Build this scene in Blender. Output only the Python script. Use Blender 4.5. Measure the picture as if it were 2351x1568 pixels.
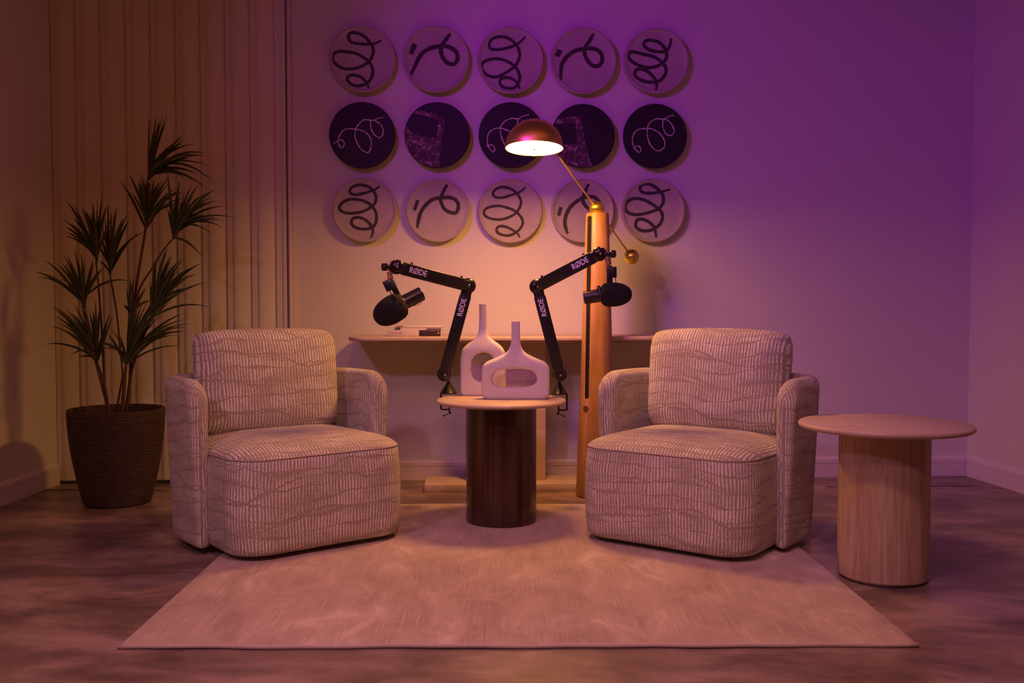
import bpy, bmesh, math, random
from mathutils import Vector, Matrix
random.seed(7)
PI = math.pi
for o in list(bpy.data.objects): bpy.data.objects.remove(o)
S = bpy.context.scene; C = S.collection

# ------------------------------------------------------------------ camera
F, H = 2250.0, 0.95
TH = math.atan((784-695)/F)
cam = bpy.data.cameras.new('camera'); co = bpy.data.objects.new('camera', cam); C.objects.link(co)
cam.sensor_width = 36; cam.lens = 36*F/2351; cam.clip_start = .02
co.location = (0, 0, H); co.rotation_euler = (PI/2-TH, 0, 0); S.camera = co

def ray(x, y):
    a = (x-1175.5)/F; b = (784-y)/F
    return Vector((a, math.cos(TH)+b*math.sin(TH), -math.sin(TH)+b*math.cos(TH)))
def pY(x, y, Y):
    d = ray(x, y); t = Y/d.y
    return Vector((d.x*t, Y, H+d.z*t))
def pZ(x, y, z=0.0):
    d = ray(x, y); t = (z-H)/d.z
    return Vector((d.x*t, d.y*t, z))

# ------------------------------------------------------------------ world, light, exposure
w = bpy.data.worlds.new('world'); S.world = w; w.use_nodes = True
w.node_tree.nodes['Background'].inputs[0].default_value = (.02, .01, .015, 1)
w.node_tree.nodes['Background'].inputs[1].default_value = 0.1
S.view_settings.view_transform = 'Standard'; S.view_settings.look = 'None'
S.view_settings.exposure = 0.0; S.view_settings.gamma = 1.0; S.view_settings.use_curve_mapping = False
LAMP_STRENGTH = 128.0
LAMP_COLOR = (1.0, .42, .09)
def spot(name, loc, aim, col, watts, cone, blend=1.0, size=.15):
    l = bpy.data.lights.new(name, 'SPOT'); l.color = col; l.energy = watts
    l.spot_size = math.radians(cone); l.spot_blend = blend; l.shadow_soft_size = size
    o = bpy.data.objects.new(name, l); C.objects.link(o); o.location = loc
    o.rotation_euler = (Vector(aim)-Vector(loc)).to_track_quat('-Z', 'Y').to_euler()
    return o
spot('violet_spot', (-1.2, 2.3, 2.9), (1.0, 5.35, 1.7), (.44, .0, 1.0), 106, 62, 1.0, .10)
spot('violet_wash', (-1.35, 2.5, 2.85), (.75, 5.35, 1.75), (.65, .05, 1.0), 23, 88, 1.0, .08)
spot('blue_spot', (.6, 1.6, 2.95), (2.75, 4.3, 1.0), (.05, .0, 1.0), 26, 90, 1.0, .1)
spot('key_spot', (-2.0, .6, 2.9), (-.3, 3.6, .3), (1.0, .46, .80), 88, 62, 1.0, .08)
spot('blue_key_spot', (-1.0, .45, 2.9), (.1, 3.4, .2), (.2, .1, 1.0), 26, 58, 1.0, .08)
spot('front_spot', (0, 1.5, 3.12), (0, 2.5, 0), (1.0, .42, .28), 128, 92, 1.0, .13)
spot('floor_fill', (0, .2, 3.0), (0, 1.9, 0), (1.0, .44, .32), 74, 90, 1.0, .15)  # unseen warm fill, added to brighten the front floor
spot('down_spot', (0, 2.5, 3.1), (0, 2.7, 0), (.4, .1, 1.0), 26, 110, 1.0, .12)
l = bpy.data.lights.new('ambient_fill', 'AREA'); l.shape = 'RECTANGLE'; l.size = 4; l.size_y = 3; l.energy = 11; l.color = (1.0, .17, .02)  # unseen soft area light added as ambient fill; the ceiling itself is dark
o = bpy.data.objects.new('ambient_fill', l); C.objects.link(o); o.location = (0, 2.0, 3.15)

# ------------------------------------------------------------------ node helpers
class NT:
    def __init__(s, name, rough=.6, metal=0.0, spec=.5):
        s.m = bpy.data.materials.new(name); s.m.use_nodes = True; s.t = s.m.node_tree
        s.b = s.t.nodes['Principled BSDF']
        s.b.inputs['Roughness'].default_value = rough; s.b.inputs['Metallic'].default_value = metal
        s.b.inputs['Specular IOR Level'].default_value = spec
    def n(s, typ, **k):
        n = s.t.nodes.new(typ)
        for a, v in k.items(): setattr(n, a, v)
        return n
    def L(s, a, b): s.t.links.new(a, b)
    def M(s, op, a, b=None, c=None):
        n = s.n('ShaderNodeMath', operation=op)
        for i, v in enumerate((a, b, c)):
            if v is None: continue
            if isinstance(v, (int, float)): n.inputs[i].default_value = v
            else: s.L(v, n.inputs[i])
        return n.outputs[0]
    def coord(s, kind='Object', scale=(1, 1, 1)):
        tc = s.n('ShaderNodeTexCoord'); mp = s.n('ShaderNodeMapping'); mp.inputs['Scale'].default_value = scale
        s.L(tc.outputs[kind], mp.inputs['Vector']); return mp.outputs[0]
    def noise(s, vec, scale=5, detail=4, rough=.55, dist=0):
        n = s.n('ShaderNodeTexNoise'); n.inputs['Scale'].default_value = scale
        n.inputs['Detail'].default_value = detail; n.inputs['Roughness'].default_value = rough
        n.inputs['Distortion'].default_value = dist
        if vec is not None: s.L(vec, n.inputs['Vector'])
        return n.outputs['Fac']
    def ramp(s, fac, stops):
        r = s.n('ShaderNodeValToRGB'); e = r.color_ramp.elements
        while len(e) < len(stops): e.new(.5)
        for i, (p, c) in enumerate(stops):
            e[i].position = p; e[i].color = (*c, 1) if len(c) == 3 else c
        s.L(fac, r.inputs[0]); return r.outputs[0]
    def step(s, v, a, b):
        n = s.n('ShaderNodeMapRange', interpolation_type='SMOOTHSTEP')
        s.L(v, n.inputs[0]); n.inputs[1].default_value = a; n.inputs[2].default_value = b
        return n.outputs[0]
    def mix(s, f, a, b):
        n = s.n('ShaderNodeMix', data_type='RGBA')
        if isinstance(f, (int, float)): n.inputs[0].default_value = f
        else: s.L(f, n.inputs[0])
        for i, v in ((6, a), (7, b)):
            if isinstance(v, tuple): n.inputs[i].default_value = (*v, 1)
            else: s.L(v, n.inputs[i])
        return n.outputs[2]
    def col(s, v):
        if isinstance(v, tuple): s.b.inputs['Base Color'].default_value = (*v, 1)
        else: s.L(v, s.b.inputs['Base Color'])
    def bump(s, h, strength=.3, dist=.002):
        n = s.n('ShaderNodeBump'); n.inputs['Strength'].default_value = strength; n.inputs['Distance'].default_value = dist
        s.L(h, n.inputs['Height']); s.L(n.outputs[0], s.b.inputs['Normal'])

def plain(name, col, rough=.5, metal=0.0, bump=None, var=.06):
    m = NT(name, rough, metal)
    v = m.noise(m.coord('Object'), 6, 3)
    m.col(m.mix(v, tuple(c*(1-var) for c in col), tuple(min(1, c*(1+var)) for c in col)))
    if bump: m.bump(m.noise(m.coord('Object'), bump[0], 3), bump[1], bump[2])
    return m.m

MAT = {}
MAT['wall'] = plain('wall_paint', (.75, .745, .655), .75, bump=(90, .12, .002), var=.02)
MAT['ceiling'] = plain('dark_ceiling_paint', (.16, .15, .145), .9)
MAT['wall_dark'] = plain('dark_wall_paint', (.50, .47, .42), .9)
MAT['trim'] = plain('trim_paint', (.76, .70, .69), .45, var=.02)
MAT['blind'] = plain('blind_fabric', (.84, .83, .66), .85, bump=(180, .15, .001), var=.03)
MAT['dark'] = plain('black_metal', (.018, .016, .016), .36, bump=(300, .05, .0005))
MAT['joint'] = plain('black_plastic', (.02, .015, .015), .16)
MAT['foam'] = plain('black_foam', (.010, .009, .009), .95, bump=(900, .6, .0015))
MAT['micbody'] = plain('dark_grey_metal', (.055, .05, .045), .33, .6)
MAT['print'] = plain('white_print', (.95, .95, .93), .5, var=.02)
MAT['chrome'] = plain('screw_steel', (.75, .72, .70), .18, 1)
MAT['copper'] = plain('thread_metal', (.72, .42, .34), .25, 1)
MAT['black'] = plain('matte_black', (.004, .0035, .0035), .7)
MAT['soil'] = plain('potting_soil', (.035, .022, .015), .95, bump=(60, .8, .01), var=.4)
MAT['stem'] = plain('palm_stem', (.10, .045, .028), .6, bump=(60, .4, .003), var=.3)
MAT['disc_side'] = plain('plaque_side', (.50, .44, .38), .7)
MAT['disc_dark'] = plain('plaque_black', (.016, .012, .014), .6, bump=(40, .2, .002), var=.3)
MAT['ink'] = plain('plaque_ink', (.055, .040, .035), .75, var=.15)
MAT['chalk'] = plain('plaque_chalk', (.60, .52, .52), .8, var=.2)
MAT['cream'] = plain('book_cream', (.66, .58, .52), .6, var=.04)
MAT['pages'] = plain('book_pages', (.80, .74, .66), .8, var=.06)
MAT['bookdark'] = plain('book_dark', (.045, .022, .018), .45)
MAT['brownp'] = plain('book_brown', (.34, .17, .09), .6)
MAT['greyink'] = plain('book_ink', (.40, .32, .28), .6)

def m_disc():
    m = NT('plaque_clay', .75); v = m.coord('Object')
    a = m.noise(v, 9, 5, .6); b = m.noise(v, 240, 2, .6)
    c = m.ramp(a, [(.3, (.45, .40, .34)), (.7, (.56, .50, .43))])
    m.col(m.mix(m.step(b, .62, .72), c, (.33, .27, .22))); m.bump(b, .25, .001); return m.m
MAT['disc'] = m_disc()
def m_marble():
    m = NT('plaque_mottle', .7); v = m.coord('Object')
    a = m.noise(v, 34, 7, .75, .4)
    m.col(m.ramp(a, [(.42, (.07, .028, .045)), (.53, (.15, .07, .10)), (.60, (.36, .25, .29)), (.68, (.75, .65, .66))])); return m.m
MAT['mottle'] = m_marble()
def m_brass():
    m = NT('brushed_brass', .33, .92); v = m.coord('Object', (1, 1, 30))
    m.col(m.mix(m.noise(v, 8, 3), (.80, .66, .08), (.96, .84, .16))); m.b.inputs['Anisotropic'].default_value = .5
    m.bump(m.noise(v, 30, 2), .04, .001); return m.m
MAT['brass'] = m_brass()
def m_pine():
    m = NT('pine_wood', .42); v = m.coord('Object', (7, 7, .8))
    a = m.noise(v, 3.5, 5, .6, .6); b = m.noise(m.coord('Object', (60, 60, 1.5)), 3, 2)
    c = m.ramp(a, [(.30, (.36, .17, .045)), (.55, (.52, .275, .095)), (.75, (.66, .40, .17))])
    m.col(m.mix(m.M('MULTIPLY', b, .30), c, (.40, .19, .06))); m.bump(b, .1, .001); return m.m
MAT['pine'] = m_pine()
MAT['knot'] = plain('pine_knot', (.13, .045, .02), .5, var=.4)
def m_walnut():
    m = NT('dark_walnut', .24); oi = m.n('ShaderNodeObjectInfo')
    v = m.coord('Object', (26, 26, .35)); ad = m.n('ShaderNodeVectorMath', operation='ADD')
    m.L(v, ad.inputs[0]); m.L(oi.outputs['Random'], ad.inputs[1])
    a = m.noise(ad.outputs[0], 1.1, 4, .6, .2)
    c = m.ramp(a, [(.30, (.022, .010, .007)), (.5, (.065, .026, .014)), (.72, (.135, .058, .028))])
    m.col(m.mix(m.M('MULTIPLY', oi.outputs['Random'], .45), c, (.03, .013, .009))); m.b.inputs['Coat Weight'].default_value = .15
    m.b.inputs['Coat Roughness'].default_value = .2
    return m.m
MAT['walnut'] = m_walnut()
def m_trav(name, lo, hi, scale, sx, rough=.45):
    m = NT(name, rough); v = m.coord('Object', sx)
    a = m.noise(v, scale, 6, .62, .9); b = m.noise(v, scale*5, 3, .6, .5)
    c = m.ramp(a, [(.30, lo), (.5, tuple((x+y)/2 for x, y in zip(lo, hi))), (.7, hi)])
    m.col(m.mix(m.M('MULTIPLY', m.step(b, .50, .72), .30), c, tuple(x*.72 for x in lo))); m.bump(b, .18, .0015); return m.m
MAT['top'] = m_trav('travertine_top', (.50, .38, .29), (.66, .53, .42), 4, (1, 5, 1))
MAT['column'] = m_trav('veined_wood_column', (.36, .24, .155), (.60, .46, .33), 9, (5, 5, .30), .5)
MAT['panel'] = m_trav('console_panel', (.54, .41, .33), (.68, .56, .47), 5, (.7, 1, 6))
def m_vase():
    m = NT('speckled_ceramic', .62); v = m.coord('Object')
    a = m.noise(v, 420, 2, .6); b = m.noise(v, 5, 3)
    c = m.mix(b, (.72, .66, .66), (.78, .73, .72))
    m.col(m.mix(m.M('MULTIPLY', m.step(a, .50, .62), .45), c, (.46, .36, .38))); m.bump(a, .5, .0016); return m.m
MAT['vase'] = m_vase()
def m_pot():
    m = NT('ridged_pot', .7); v = m.coord('Object', (6, 6, 60))
    a = m.noise(v, 3, 4, .6)
    m.col(m.ramp(a, [(.3, (.035, .018, .012)), (.55, (.075, .038, .024)), (.8, (.15, .075, .042))])); m.bump(a, 1.0, .012); return m.m
MAT['pot'] = m_pot()
def m_leaf():
    m = NT('palm_leaf', .42); oi = m.n('ShaderNodeObjectInfo')
    m.col(m.mix(oi.outputs['Random'], (.035, .062, .018), (.11, .145, .042))); return m.m
MAT['leaf'] = m_leaf()
def m_floor():
    m = NT('polished_concrete', .38); v = m.coord('Object')
    a = m.noise(m.coord('Object', (1, 1.9, 1)), 2.2, 9, .66, .3); b = m.noise(m.coord('Object', (1, 2.2, 1)), 4.5, 5, .6, .5)
    c = m.ramp(a, [(.38, (.12, .078, .065)), (.5, (.25, .172, .148)), (.62, (.43, .31, .27))])
    m.col(m.mix(m.M('MULTIPLY', b, .55), c, (.14, .105, .095)))
    r = m.M('ADD', m.M('MULTIPLY', b, .25), .22); m.L(r, m.b.inputs['Roughness'])
    m.bump(m.noise(v, 30, 4), .05, .002); return m.m
MAT['floor'] = m_floor()
def m_rug():
    m = NT('woven_rug', .85); v = m.coord('Object')
    fine = m.noise(m.coord('Object', (190, 6, 1)), 1, 3, .6); wide = m.noise(m.coord('Object', (3.2, 1.8, 1)), 1.8, 6, .68, .8)
    thr = m.noise(m.coord('Object', (130, 3.2, 1)), 1, 3, .6); cross = m.noise(m.coord('Object', (3, 60, 1)), 1, 2)
    c = m.ramp(wide, [(.34, (.34, .24, .190)), (.48, (.43, .315, .255)), (.58, (.49, .37, .30)), (.70, (.67, .53, .45))])
    c = m.mix(m.M('MULTIPLY', m.step(thr, .58, .70), .6), c, (.27, .20, .165))
    c = m.mix(m.M('MULTIPLY', m.step(thr, .42, .30), .5), c, (.66, .55, .47))
    c = m.mix(m.M('MULTIPLY', m.step(fine, .5, .75), .45), c, (.60, .50, .43)); m.col(c)
    m.b.inputs['Sheen Weight'].default_value = .25
    m.bump(m.M('ADD', fine, m.M('MULTIPLY', cross, .5)), .5, .003); return m.m
MAT['rug'] = m_rug()
MAT['binding'] = plain('rug_binding', (.50, .40, .35), .8, bump=(200, .4, .001))
def m_fabric():
    m = NT('ribbed_upholstery', .9)
    tc = m.n('ShaderNodeTexCoord'); sp = m.n('ShaderNodeSeparateXYZ'); m.L(tc.outputs['UV'], sp.inputs[0])
    U, V = sp.outputs[0], sp.outputs[1]
    def nz(sx, sy, off, scale=1, detail=2):
        mp = m.n('ShaderNodeMapping'); mp.inputs['Scale'].default_value = (sx, sy, 1); mp.inputs['Location'].default_value = (off, off, 0)
        m.L(tc.outputs['UV'], mp.inputs['Vector']); return m.noise(mp.outputs[0], scale, detail)
    def rows(off, period, amp, ns, k):
        o = m.M('MULTIPLY', m.M('SUBTRACT', nz(ns, ns*.35, off), .5), amp)
        o2 = m.M('MULTIPLY', m.M('SINE', m.M('ADD', m.M('MULTIPLY', U, k), off)), .009)
        jag = m.M('MULTIPLY', m.M('SUBTRACT', nz(95, 3, off), .5), .020)
        W = m.M('DIVIDE', m.M('ADD', m.M('ADD', m.M('ADD', V, o), o2), jag), period)
        fl = m.M('FLOOR', W); fr = m.M('SUBTRACT', W, fl)
        return fl, m.M('MINIMUM', fr, m.M('SUBTRACT', 1.0, fr))
    fl, e = rows(3.1, .058, .19, 2.2, 10)
    fl2, e2 = rows(9.7, .125, .34, 1.7, 7)
    lw1 = m.M('ADD', m.M('MULTIPLY', m.step(nz(6, 14, 21), .38, .68), .06), .012)
    lw2 = m.M('ADD', m.M('MULTIPLY', m.step(nz(5, 10, 31), .40, .70), .035), .010)
    line = m.M('MAXIMUM', m.step(m.M('SUBTRACT', e, lw1), .03, -.02), m.step(m.M('SUBTRACT', e2, lw2), .02, -.015))
    ph = m.M('ADD', m.M('DIVIDE', U, .0128), m.M('MULTIPLY', nz(22, 9, 5), 1.3))
    tri = m.M('PINGPONG', ph, .5)          # 0..0.5
    thr = m.M('ADD', m.M('MULTIPLY', tri, 2), m.M('MULTIPLY', m.M('SUBTRACT', nz(300, 90, 2, 1, 3), .5), .9))
    wide = m.M('MULTIPLY', m.M('SUBTRACT', nz(7, 12, 11), .5), 1.1)
    s = m.step(m.M('ADD', thr, wide), .48, .72)
    zone = m.M('MULTIPLY', m.step(m.M('SUBTRACT', e, m.M('MULTIPLY', m.step(nz(6, 14, 21), .45, .75), .30)), .04, -.03), .62)
    line = m.M('MAXIMUM', line, zone)
    light = m.M('MULTIPLY', s, m.M('SUBTRACT', 1.0, line))
    fine = nz(420, 420, 1, 1, 2)
    dark = m.mix(m.step(m.M('ADD', m.M('MULTIPLY', fine, .5), m.M('MULTIPLY', nz(150, 150, 7, 1, 3), .5)), .35, .65), (.27, .215, .16), (.50, .43, .335))
    c = m.mix(light, dark, (.77, .75, .63)); m.col(c)
    m.b.inputs['Sheen Weight'].default_value = .15
    m.bump(m.M('ADD', light, m.M('MULTIPLY', fine, .4)), .7, .003); return m.m
MAT['fabric'] = m_fabric()
MAT['piping'] = plain('piping_cord', (.42, .33, .28), .85, bump=(400, .4, .001))
def m_emit():
    m = NT('lamp_diffuser', .6); m.b.inputs['Base Color'].default_value = (.8, .75, .7, 1)
    m.b.inputs['Emission Color'].default_value = (*LAMP_COLOR, 1); m.b.inputs['Emission Strength'].default_value = LAMP_STRENGTH; return m.m
MAT['emit'] = m_emit()

# ------------------------------------------------------------------ mesh helpers
def mk(name, verts, faces, mat, parent=None, uv=None, smooth=True, sharp=None, base=None):
    me = bpy.data.meshes.new(name)
    if base is not None: verts = [Vector(v)-base for v in verts]
    me.from_pydata([tuple(v) for v in verts], [], faces)
    if uv:
        l = me.uv_layers.new(name='UVMap')
        for p in me.polygons:
            for li in p.loop_indices: l.data[li].uv = uv[me.loops[li].vertex_index]
    me.materials.append(MAT[mat] if isinstance(mat, str) else mat)
    bm = bmesh.new(); bm.from_mesh(me); bmesh.ops.recalc_face_normals(bm, faces=bm.faces); bm.to_mesh(me); bm.free()
    if smooth:
        me.polygons.foreach_set('use_smooth', [True]*len(me.polygons))
        if sharp: me.set_sharp_from_angle(angle=math.radians(sharp))
    o = bpy.data.objects.new(name, me); C.objects.link(o)
    if parent: o.parent = parent
    return o
def from_bm(name, bm, mat, parent=None, smooth=True, sharp=35, base=None):
    me = bpy.data.meshes.new(name)
    if base is not None: bmesh.ops.translate(bm, vec=-base, verts=bm.verts)
    bm.to_mesh(me); bm.free(); me.materials.append(MAT[mat] if isinstance(mat, str) else mat)
    if smooth:
        me.polygons.foreach_set('use_smooth', [True]*len(me.polygons)); me.set_sharp_from_angle(angle=math.radians(sharp))
    o = bpy.data.objects.new(name, me); C.objects.link(o)
    if parent: o.parent = parent
    return o
def grid_faces(n, m, close_u=False, close_v=False):
    f = []
    for i in range(n if close_u else n-1):
        for j in range(m if close_v else m-1):
            a = i*m+j; b = ((i+1) % n)*m+j; c = ((i+1) % n)*m+(j+1) % m; d = i*m+(j+1) % m
            f.append((a, b, c, d))
    return f
def lathe(prof, seg=48, cx=0, cy=0):
    v = []
    for r, z in prof:
        for k in range(seg):
            t = 2*PI*k/seg; v.append((cx+r*math.cos(t), cy+r*math.sin(t), z))
    f = grid_faces(len(prof), seg, False, True)
    f.append(tuple(range(seg))); n = len(prof)-1; f.append(tuple(n*seg+k for k in range(seg)))
    return v, f
def frame_from(d):
    d = Vector(d).normalized(); u = Vector((0, 0, 1)) if abs(d.z) < .9 else Vector((0, 1, 0))
    a = d.cross(u).normalized(); return d, a, a.cross(d).normalized()
def lathe_axis(prof, origin, axis, seg=32):
    d, a, b = frame_from(axis); origin = Vector(origin); v = []
    for r, h in prof:
        for k in range(seg):
            t = 2*PI*k/seg; v.append(origin+d*h+a*(r*math.cos(t))+b*(r*math.sin(t)))
    f = grid_faces(len(prof), seg, False, True); f.append(tuple(range(seg))); n = len(prof)-1
    f.append(tuple(n*seg+k for k in range(seg))); return v, f
def smooth_pts(P, n=6):
    P = [Vector(p) for p in P]; out = []
    for i in range(len(P)-1):
        a = P[max(i-1, 0)]; b = P[i]; c = P[i+1]; d = P[min(i+2, len(P)-1)]
        for k in range(n):
            t = k/n
            out.append(.5*((2*b)+(c-a)*t+(2*a-5*b+4*c-d)*t*t+(3*b-a-3*c+d)*t**3))
    out.append(P[-1]); return out
def tube(P, r, seg=10, flat=1.0):
    P = [Vector(p) for p in P]; n = len(P); v = []
    R = r if isinstance(r, (list, tuple)) else [r]*n; ref = None
    for i, p in enumerate(P):
        d = (P[min(i+1, n-1)]-P[max(i-1, 0)]).normalized()
        if ref is None: _, a, b = frame_from(d)
        else:
            a = (ref-d*ref.dot(d)).normalized(); b = a.cross(d)
        ref = a
        for k in range(seg):
            t = 2*PI*k/seg; v.append(p+a*(R[i]*math.cos(t))+b*(R[i]*flat*math.sin(t)))
    f = grid_faces(n, seg, False, True); f.append(tuple(range(seg))); f.append(tuple((n-1)*seg+k for k in range(seg)))
    return v, f
def merge(*vf):
    V, Fc = [], []
    for v, f in vf:
        o = len(V); V += [Vector(x) for x in v]; Fc += [tuple(i+o for i in q) for q in f]
    return V, Fc
def box_bm(lo, hi, bev=0.0, seg=2, mat4=None):
    bm = bmesh.new(); bmesh.ops.create_cube(bm, size=1)
    lo, hi = Vector(lo), Vector(hi)
    for v in bm.verts: v.co = Vector([(lo[i]+hi[i])/2+v.co[i]*(hi[i]-lo[i]) for i in range(3)])
    if bev: bmesh.ops.bevel(bm, geom=list(bm.edges), offset=bev, segments=seg, affect='EDGES', profile=.5)
    if mat4: bmesh.ops.transform(bm, matrix=mat4, verts=bm.verts)
    return bm
def bar_bm(A, B, h, d, bev=.004, seg=3, extA=0, extB=0, side=Vector((0, -1, 0))):
    A, B = Vector(A), Vector(B); x = (B-A).normalized(); z = x.cross(side).normalized(); y = z.cross(x).normalized()
    L = (B-A).length
    m = Matrix((x, y, z)).transposed().to_4x4(); m.translation = A
    return box_bm((-extA, -d/2, -h/2), (L+extB, d/2, h/2), bev, seg, m)
def prism(poly, z0, z1, bev=0.0, seg=3):
    bm = bmesh.new(); vs = [bm.verts.new((p[0], p[1], z0)) for p in poly]; f = bm.faces.new(vs)
    r = bmesh.ops.extrude_face_region(bm, geom=[f])
    tv = [g for g in r['geom'] if isinstance(g, bmesh.types.BMVert)]
    bmesh.ops.translate(bm, vec=(0, 0, z1-z0), verts=tv); bmesh.ops.recalc_face_normals(bm, faces=bm.faces)
    if bev:
        es = [e for e in bm.edges if abs(e.verts[0].co.z-e.verts[1].co.z) < 1e-6]
        bmesh.ops.bevel(bm, geom=es, offset=bev, segments=seg, affect='EDGES', profile=.5)
    return bm
def empty(name, loc, rz=0, label=None, cat=None, group=None):
    o = bpy.data.objects.new(name, None); C.objects.link(o); o.location = loc; o.rotation_euler = (0, 0, rz)
    o.empty_display_size = .05
    if label: tag(o, label, cat, group)
    return o
def tag(o, label, cat, group=None):
    o['label'] = label; o['category'] = cat
    if group: o['group'] = group
    return o
def struct(o): o['kind'] = 'structure'; return o
def to_mesh(ob):
    dg = bpy.context.evaluated_depsgraph_get(); dg.update()
    return bpy.data.meshes.new_from_object(ob.evaluated_get(dg))
def text_obj(name, body, size, origin, xdir, normal, mat, parent, base, extr=.0006, bold=.012, shear=0.0, sx=1.0):
    c = bpy.data.curves.new(name, 'FONT'); c.body = body; c.size = size; c.extrude = extr; c.offset = bold*size
    c.align_x = 'CENTER'; c.align_y = 'CENTER'; c.resolution_u = 3; c.shear = shear
    t = bpy.data.objects.new(name+'_tmp', c); C.objects.link(t); me = to_mesh(t); bpy.data.objects.remove(t)
    x = Vector(xdir).normalized(); n = Vector(normal); n = (n-x*n.dot(x)).normalized(); y = n.cross(x)
    m = Matrix((x*sx, y, n)).transposed().to_4x4(); m.translation = Vector(origin)-base
    me.transform(m); me.materials.clear(); me.materials.append(MAT[mat])
    o = bpy.data.objects.new(name, me); C.objects.link(o); o.parent = parent; return o

# ------------------------------------------------------------------ room
CEIL = 3.2
A0 = pZ(141, 1108); B0 = pZ(2220, 1091)               # back corners at the floor
dB = (B0-A0).normalized(); nB = Vector((-dB.y, dB.x, 0))   # nB points away from camera
lw_dir = Vector((70/F, 1, 0)).normalized(); rw_dir = Vector((-210/F, 1, 0)).normalized()
FRONT = -1.3
AL = A0-lw_dir*((A0.y-FRONT)/lw_dir.y); BR = B0-rw_dir*((B0.y-FRONT)/rw_dir.y)
def wall(name, P, Q, out, mat='wall', t=.1, z0=0, z1=CEIL):
    P, Q = Vector(P), Vector(Q)
    v = [P, Q, Q+out*t, P+out*t]
    v = [(*p.xy, z0) for p in v]+[(*p.xy, z1) for p in v]
    return struct(mk(name, v, [(0, 1, 2, 3), (4, 5, 6, 7), (0, 1, 5, 4), (1, 2, 6, 5), (2, 3, 7, 6), (3, 0, 4, 7)], mat, smooth=False))
wall('wall_back', A0-dB*.1, B0+dB*.1, nB)
wall('wall_left', AL, A0, Vector((-lw_dir.y, lw_dir.x, 0)))
wall('wall_right', B0, BR, Vector((rw_dir.y, -rw_dir.x, 0)))
wall('wall_front', AL-Vector((.2, 0, 0)), BR+Vector((.2, 0, 0)), Vector((0, -1, 0)), 'wall_dark')
struct(from_bm('floor', box_bm((-3.2, FRONT-.2, -.1), (3.5, 5.7, 0)), 'floor', smooth=False))
struct(from_bm('ceiling', box_bm((-3.2, FRONT-.2, CEIL), (3.5, 5.7, CEIL+.1)), 'ceiling', smooth=False))
def skirting(name, P, Q, inn, h=.108, t=.016):
    P, Q = Vector(P), Vector(Q)
    prof = [(0, 0), (t, 0), (t, .066), (t-.004, .068), (t-.004, .072), (t, .074), (t, .094), (t-.006, h-.003), (0, h)]
    v = [(*(p+inn*a).xy, z) for p in (P, Q) for a, z in prof]; n = len(prof)
    f = [(i, (i+1) % n, n+(i+1) % n, n+i) for i in range(n)]+[tuple(range(n)), tuple(range(n, 2*n))]
    return struct(mk(name, v, f, 'trim', smooth=False))
tr = pY(663, 800, A0.y+.0); tx = (tr.x-A0.x)/dB.x     # distance of the trim along the wall
bl_end = A0+dB*tx
skirting('baseboard_back', bl_end+dB*.03, B0, -nB)
skirting('baseboard_left', AL, A0-lw_dir*.045, Vector((lw_dir.y, -lw_dir.x, 0)))
skirting('baseboard_right', BR, B0-rw_dir*.02, Vector((-rw_dir.y, rw_dir.x, 0)))
# jamb beside the blinds
jp = [bl_end+dB*-.004, bl_end+dB*.014, bl_end+dB*.014-nB*.035, bl_end+dB*-.004-nB*.035]
bm = prism([p.xy for p in jp], 0.0, CEIL, 0)
bmesh.ops.bevel(bm, geom=[e for e in bm.edges if abs(e.verts[0].co.z-e.verts[1].co.z) > 1], offset=.005, segments=3, affect='EDGES')
struct(from_bm('trim_1', bm, 'trim'))
# dark joint strips in the floor before the back wall
for i, (xa, xb, ya, yb) in enumerate(((96, 372, 1125, 1125), (1895, 2236, 1118, 1116))):
    a, b = pZ(xa, ya), pZ(xb, yb); d = (b-a).normalized(); n = Vector((-d.y, d.x, 0))*.004
    bm = prism([(a-n).xy, (b-n).xy, (b+n).xy, (a+n).xy], 0, .0015); struct(from_bm('trim_%d' % (i+2), bm, 'black', smooth=False))
# vertical blinds
base = A0.copy()-nB*.05; base.z = 0
vb = empty('vertical_blinds', base, 0, 'cream vertical blinds of long overlapping slats left of the plaques, behind the palm', 'blinds')
pitch = (tx-.02)/9.35
prof = [(0, .0), (.12, -.001), (.27, -.002), (.275, -.006), (.31, -.0075), (.42, -.0075), (.58, -.005), (.74, -.001), (.88, .004), (1.03, .013)]
for i in range(10):
    pts = []
    wmax = min(1.0, (tx-.006-pitch*i)/pitch)
    pr = [(a*pitch, y) for a, y in prof if a <= wmax+.05]
    if len(pr) < 2: continue
    for x, y in pr: pts.append(dB*(pitch*i+x)+nB*(y+.012))
    for x, y in reversed(pr): pts.append(dB*(pitch*i+x)+nB*(y+.015))
    n = len(pts); v = [(*p.xy, .018) for p in pts]+[(*p.xy, 3.08) for p in pts]
    f = [(k, (k+1) % n, n+(k+1) % n, n+k) for k in range(n)]+[tuple(range(n)), tuple(range(n, 2*n))]
    mk('slat', v, f, 'blind', vb, sharp=30)
hr = [dB*.0+nB*.0, dB*(tx-.01)+nB*.0, dB*(tx-.01)+nB*.045, nB*.045]
from_bm('headrail', prism([p.xy for p in hr], 3.08, 3.16, .004), 'trim', vb)

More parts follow.
